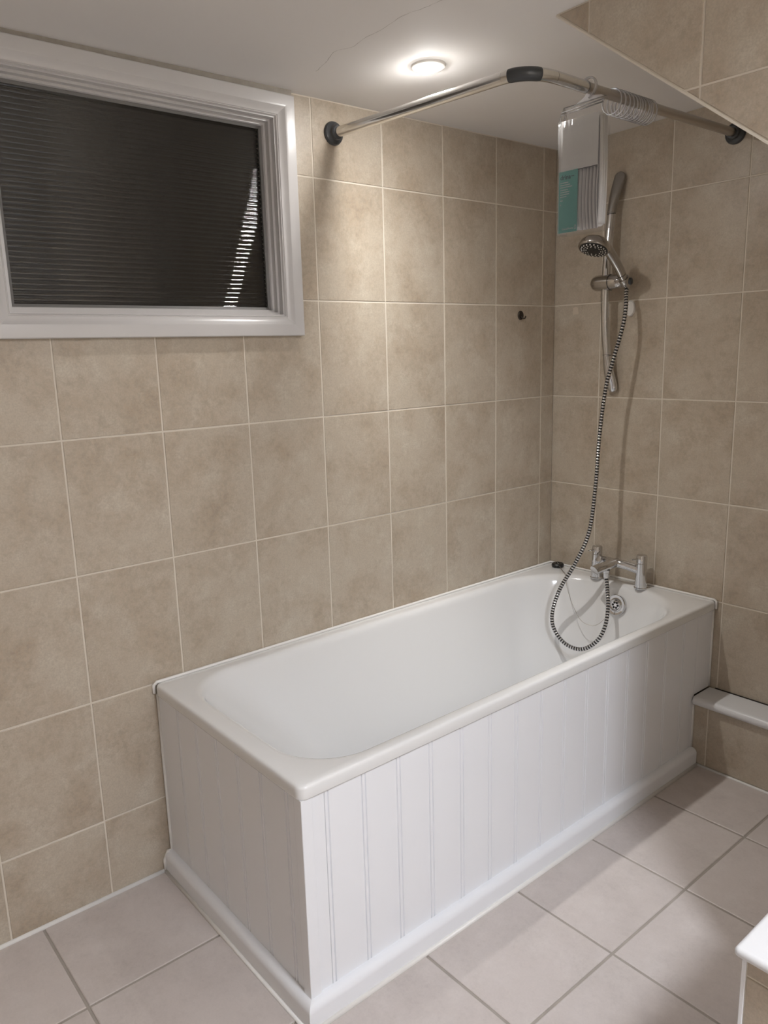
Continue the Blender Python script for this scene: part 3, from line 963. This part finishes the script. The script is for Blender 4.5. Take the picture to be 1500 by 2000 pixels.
hv = [(hx - hwid / 2, hz), (hx + hwid / 2, hz), (hx + hwid / 2, hz + 0.0062), (hx, hz + 0.0105), (hx - hwid / 2, hz + 0.0062)]
inn = [(hx + (a - hx) * 0.68, hz + 0.0046 + (b - hz - 0.0046) * 0.72) for a, b in hv]
hvs, hfs = [], []
for yy in (FY + 0.0001, FY + 0.0005):
    hvs += [(a, yy, b) for a, b in hv] + [(a, yy, b) for a, b in inn]
for b0 in (0, 10):
    for i in range(5):
        j = (i + 1) % 5
        hfs.append((b0 + i, b0 + j, b0 + 5 + j, b0 + 5 + i))
link('logo', mesh('logo', hvs, hfs), 'ink_white', tl)
# clear film bag, crinkled near the top, with gathered neck
bm = bmesh.new()
nx_, nz_ = 26, 44
zt = 1.957
grid = {}
for j in range(nz_ + 1):
    t = j / nz_; z = bz0 - 0.004 + (zt - bz0 + 0.004) * t
    for i in range(nx_ + 1):
        s = i / nx_; x = bx0 - 0.003 + (bx1 - bx0 + 0.006) * s
        wr = max(0, (t - 0.62) / 0.38) if t < 0.93 else max(0, 0.6 - (t - 0.93) * 6)
        cr_ = 0.0014 * wr * (math.sin(s * 41 + 2.3 * math.sin(t * 9)) + 0.7 * math.sin(s * 67 + t * 13 + 1.0)) * (0.4 + 0.6 * math.sin(t * 23 + s * 5))
        puff = -0.0042 * math.sin(PI * min(1, max(0, (t - 0.60) / 0.36))) if t > 0.6 else 0
        grid[(0, i, j)] = bm.verts.new((x, FY - 0.0012 + cr_ + puff + 0.016 * max(0, (t - 0.9) / 0.1), z))
        grid[(1, i, j)] = bm.verts.new((x, FY + bd - 0.016 * max(0, (t - 0.9) / 0.1) + cr_ * 0.6, z))
for s_ in (0, 1):
    for j in range(nz_):
        for i in range(nx_):
            bm.faces.new([grid[(s_, i, j)], grid[(s_, i + 1, j)], grid[(s_, i + 1, j + 1)], grid[(s_, i, j + 1)]])
for j in range(nz_):
    for i in (0, nx_):
        bm.faces.new([grid[(0, i, j)], grid[(0, i, j + 1)], grid[(1, i, j + 1)], grid[(1, i, j)]])
for i in range(nx_):
    for j in (0, nz_):
        bm.faces.new([grid[(0, i, j)], grid[(0, i + 1, j)], grid[(1, i + 1, j)], grid[(1, i, j)]])
bmesh.ops.recalc_face_normals(bm, faces=bm.faces)
fme = bpy.data.meshes.new('film_bag'); bm.to_mesh(fme); bm.free()
fm = link('film_bag', fme, 'film', bag); smooth_angle(fm, 60)
link('zip_seal', sweep('zip_seal', [(bx0 - 0.002, FY + 0.006, 1.938), (bx1 + 0.002, FY + 0.006, 1.942)], 0.0016, 8), 'clear', fm, smooth=True)
link('zip_seal', sweep('zip_seal', [(bx0 - 0.002, FY + 0.006, 1.944), (bx1 + 0.002, FY + 0.006, 1.948)], 0.0014, 8), 'clear', fm, smooth=True)
# clear hanger: triangular plate and a hook over the rail
hk = FY + 0.017
hpv = [(bx0 + 0.012, 1.953), (bx1 - 0.002, 1.957), (bx1 - 0.010, 1.962), (0.672, 1.966), (0.666, 1.974), (0.651, 1.974), (0.642, 1.966), (0.620, 1.957)]
hv3 = [(x, hk - 0.0008, z) for x, z in hpv] + [(x, hk + 0.0008, z) for x, z in hpv]
n8 = len(hpv)
link('hanger_plate', mesh('hanger_plate', hv3, [tuple(range(n8)), tuple(range(n8, 2 * n8))[::-1]] + [(i, (i + 1) % n8, n8 + (i + 1) % n8, n8 + i) for i in range(n8)]), 'clear', bag)
hook = [(0.6585, hk, 1.962), (0.671, hk, 1.9725), (0.6765, hk, 1.985), (0.673, hk, 1.999), (0.662, hk, 2.0065), (0.648, hk, 2.0055), (0.638, hk, 1.996)]
hkp = catmull(hook, 6)
link('hook', sweep('hook', hkp, [(0.0022, 0.0055)] * len(hkp), 12, up=(1, 0, 0)), 'clear', bag, smooth=True)

# ------------------------------------------------------------------ small fittings on the tiles
hkr = empty('robe_hook', (0.0, -0.195, 1.499), 'small dark round hook stuck to the long tiled wall', 'hook')
d1 = link('disc', lathe('disc', [(0.0135, 0.0), (0.0138, 0.003), (0.012, 0.0055), (0.006, 0.0062)], (0.0, -0.195, 1.499), (1, 0, 0), 24, squash=1.15), 'iron', hkr); smooth_angle(d1, 40)
link('prong', sweep('prong', catmull([(0.005, -0.195, 1.494), (0.014, -0.194, 1.488), (0.020, -0.192, 1.489), (0.022, -0.191, 1.496)], 5), 0.0026, 10), 'iron', hkr, smooth=True)
cap = link('suction_cap', lathe('suction_cap', [(0.0265, 0.0), (0.0270, 0.004), (0.0235, 0.0085), (0.018, 0.0075), (0.010, 0.0060), (0.004, 0.0058)], (0.322, 0.0, 1.507), (0, -1, 0), 28, squash=0.66, ref=(0, 0, 1)), 'white_plastic')
smooth_angle(cap, 40); tag(cap, 'white oval plastic cap on the tiles beside the shower hose', 'cap')
rv = [(0.084, 1.522), (0.096, 1.526), (0.105, 1.521), (0.108, 1.499), (0.083, 1.499)]
res = link('adhesive_residue', mesh('residue', [(x, -0.0004, z) for x, z in rv] + [(x, 0.0004, z) for x, z in rv], [tuple(range(5)), tuple(range(5, 10))] + [(i, (i + 1) % 5, 5 + (i + 1) % 5, 5 + i) for i in range(5)]), 'residue')
tag(res, 'pale square of old adhesive on the tile left of the riser rail', 'adhesive mark')

# ------------------------------------------------------------------ near tiled ledge (bottom right of the photo)
lb = empty('tiled_ledge', (1.93, -1.15, 0.0), 'low tiled box ledge with a rounded white top at the near right', 'ledge')
LZ, LX0, LY0, LY1 = 0.50, 1.415, -1.373, -0.922
bd_ = link('ledge_top', boxes('ledge_top', [(LX0, XR - 0.002, LY0, LY1, LZ - 0.017, LZ)], 0.0080, 5), 'sill', lb); smooth_angle(bd_, 40)
link('carcass', boxes('carcass', [(LX0 + 0.012, XR - 0.002, LY0 + 0.0176, LY1 - 0.01, 0.0, LZ - 0.017)]), 'grout', lb)
link('corner_trim', boxes('corner_trim', [(LX0 + 0.0085, LX0 + 0.0150, LY0 + 0.0145, LY1 - 0.012, 0.0, LZ - 0.017)], 0.001, 1), 'pvc', lb)
flb = (Vector((0, LY0 + 0.016, 0)), X, Z, -Y)
for (a, b) in spans([1.69, 1.94, 2.19], LX0 + 0.0150, XR - 0.002):
    for (c, d) in spans([0.119, 0.449], 0.002, LZ - 0.017):
        if d - c > 0.02:
            place_tile(rect(a, b, c, d, 0.0018), flb, lb, 'tile')


# ------------------------------------------------------------------ lights in the ceiling
def beam_text():
    """photometric table of a reflector downlight: soft bell-shaped beam"""
    ang = list(range(0, 91, 3))
    cd = [1000.0 * math.exp(-(a / 38.0) ** 2) + 12.0 * max(0.0, math.cos(math.radians(a))) for a in ang]
    t = bpy.data.texts.new('downlight_beam')
    t.write('IESNA:LM-63-2002\nTILT=NONE\n1 1000 1 %d 1 1 2 0 0 0\n1 1 10\n' % len(ang))
    t.write(' '.join('%g' % a for a in ang) + '\n0\n' + ' '.join('%.2f' % c for c in cd) + '\n')
    return t


x, y, watts, col = LAMP_BATH
zc = ceil_z(x, y)
t = empty('downlight', (x, y, zc), 'lit round downlight recessed in the ceiling above the bath', 'downlight')
bz = link('bezel', lathe('bezel', [(0.0265, -0.0015), (0.028, -0.0045), (0.036, -0.0062), (0.0415, -0.0045), (0.0435, -0.0005), (0.0435, 0.001), (0.0265, 0.001)], (x, y, zc), (0, 0, 1), 40), 'white_plastic', t)
smooth_angle(bz, 40)
link('lens', lathe('lens', [(0.0255, -0.001), (0.0245, -0.0075), (0.020, -0.0125), (0.011, -0.0155), (0.001, -0.0162)], (x, y, zc), (0, 0, 1), 32), 'lens', t, smooth=True)
ld = bpy.data.lights.new('downlight_lamp', 'POINT')
ld.energy = watts; ld.color = col; ld.shadow_soft_size = 0.018
ld.use_nodes = True
lnt = ld.node_tree
em = [n for n in lnt.nodes if n.type == 'EMISSION'][0]
ies = lnt.nodes.new('ShaderNodeTexIES'); ies.mode = 'INTERNAL'; ies.ies = beam_text()
ies.inputs['Strength'].default_value = 1.0
lnt.links.new(ies.outputs['Fac'], em.inputs['Strength'])
lo = bpy.data.objects.new('lamp', ld); COL.objects.link(lo)
lo.parent = t; lo.location = (0, 0, -0.037)

x, y, rr_, lum, col = LAMP_ROOM
zc = ceil_z(x, y)
bl2 = M['diffuser'].node_tree.nodes['Principled BSDF']
bl2.inputs['Emission Color'].default_value = (*col, 1)
bl2.inputs['Emission Strength'].default_value = lum
t = empty('ceiling_light', (x, y, zc), 'round flush white ceiling light over the open floor', 'ceiling light')
link('rim', lathe('rim', [(rr_ + 0.012, -0.002), (rr_ + 0.012, -0.062), (rr_, -0.062), (rr_, -0.020)], (x, y, zc), (0, 0, 1), 48), 'white_plastic', t)
link('diffuser', lathe('diffuser', [(rr_, -0.034), (rr_ * 0.9, -0.037), (rr_ * 0.5, -0.040), (0.002, -0.041)], (x, y, zc), (0, 0, 1), 48), 'diffuser', t, smooth=True)
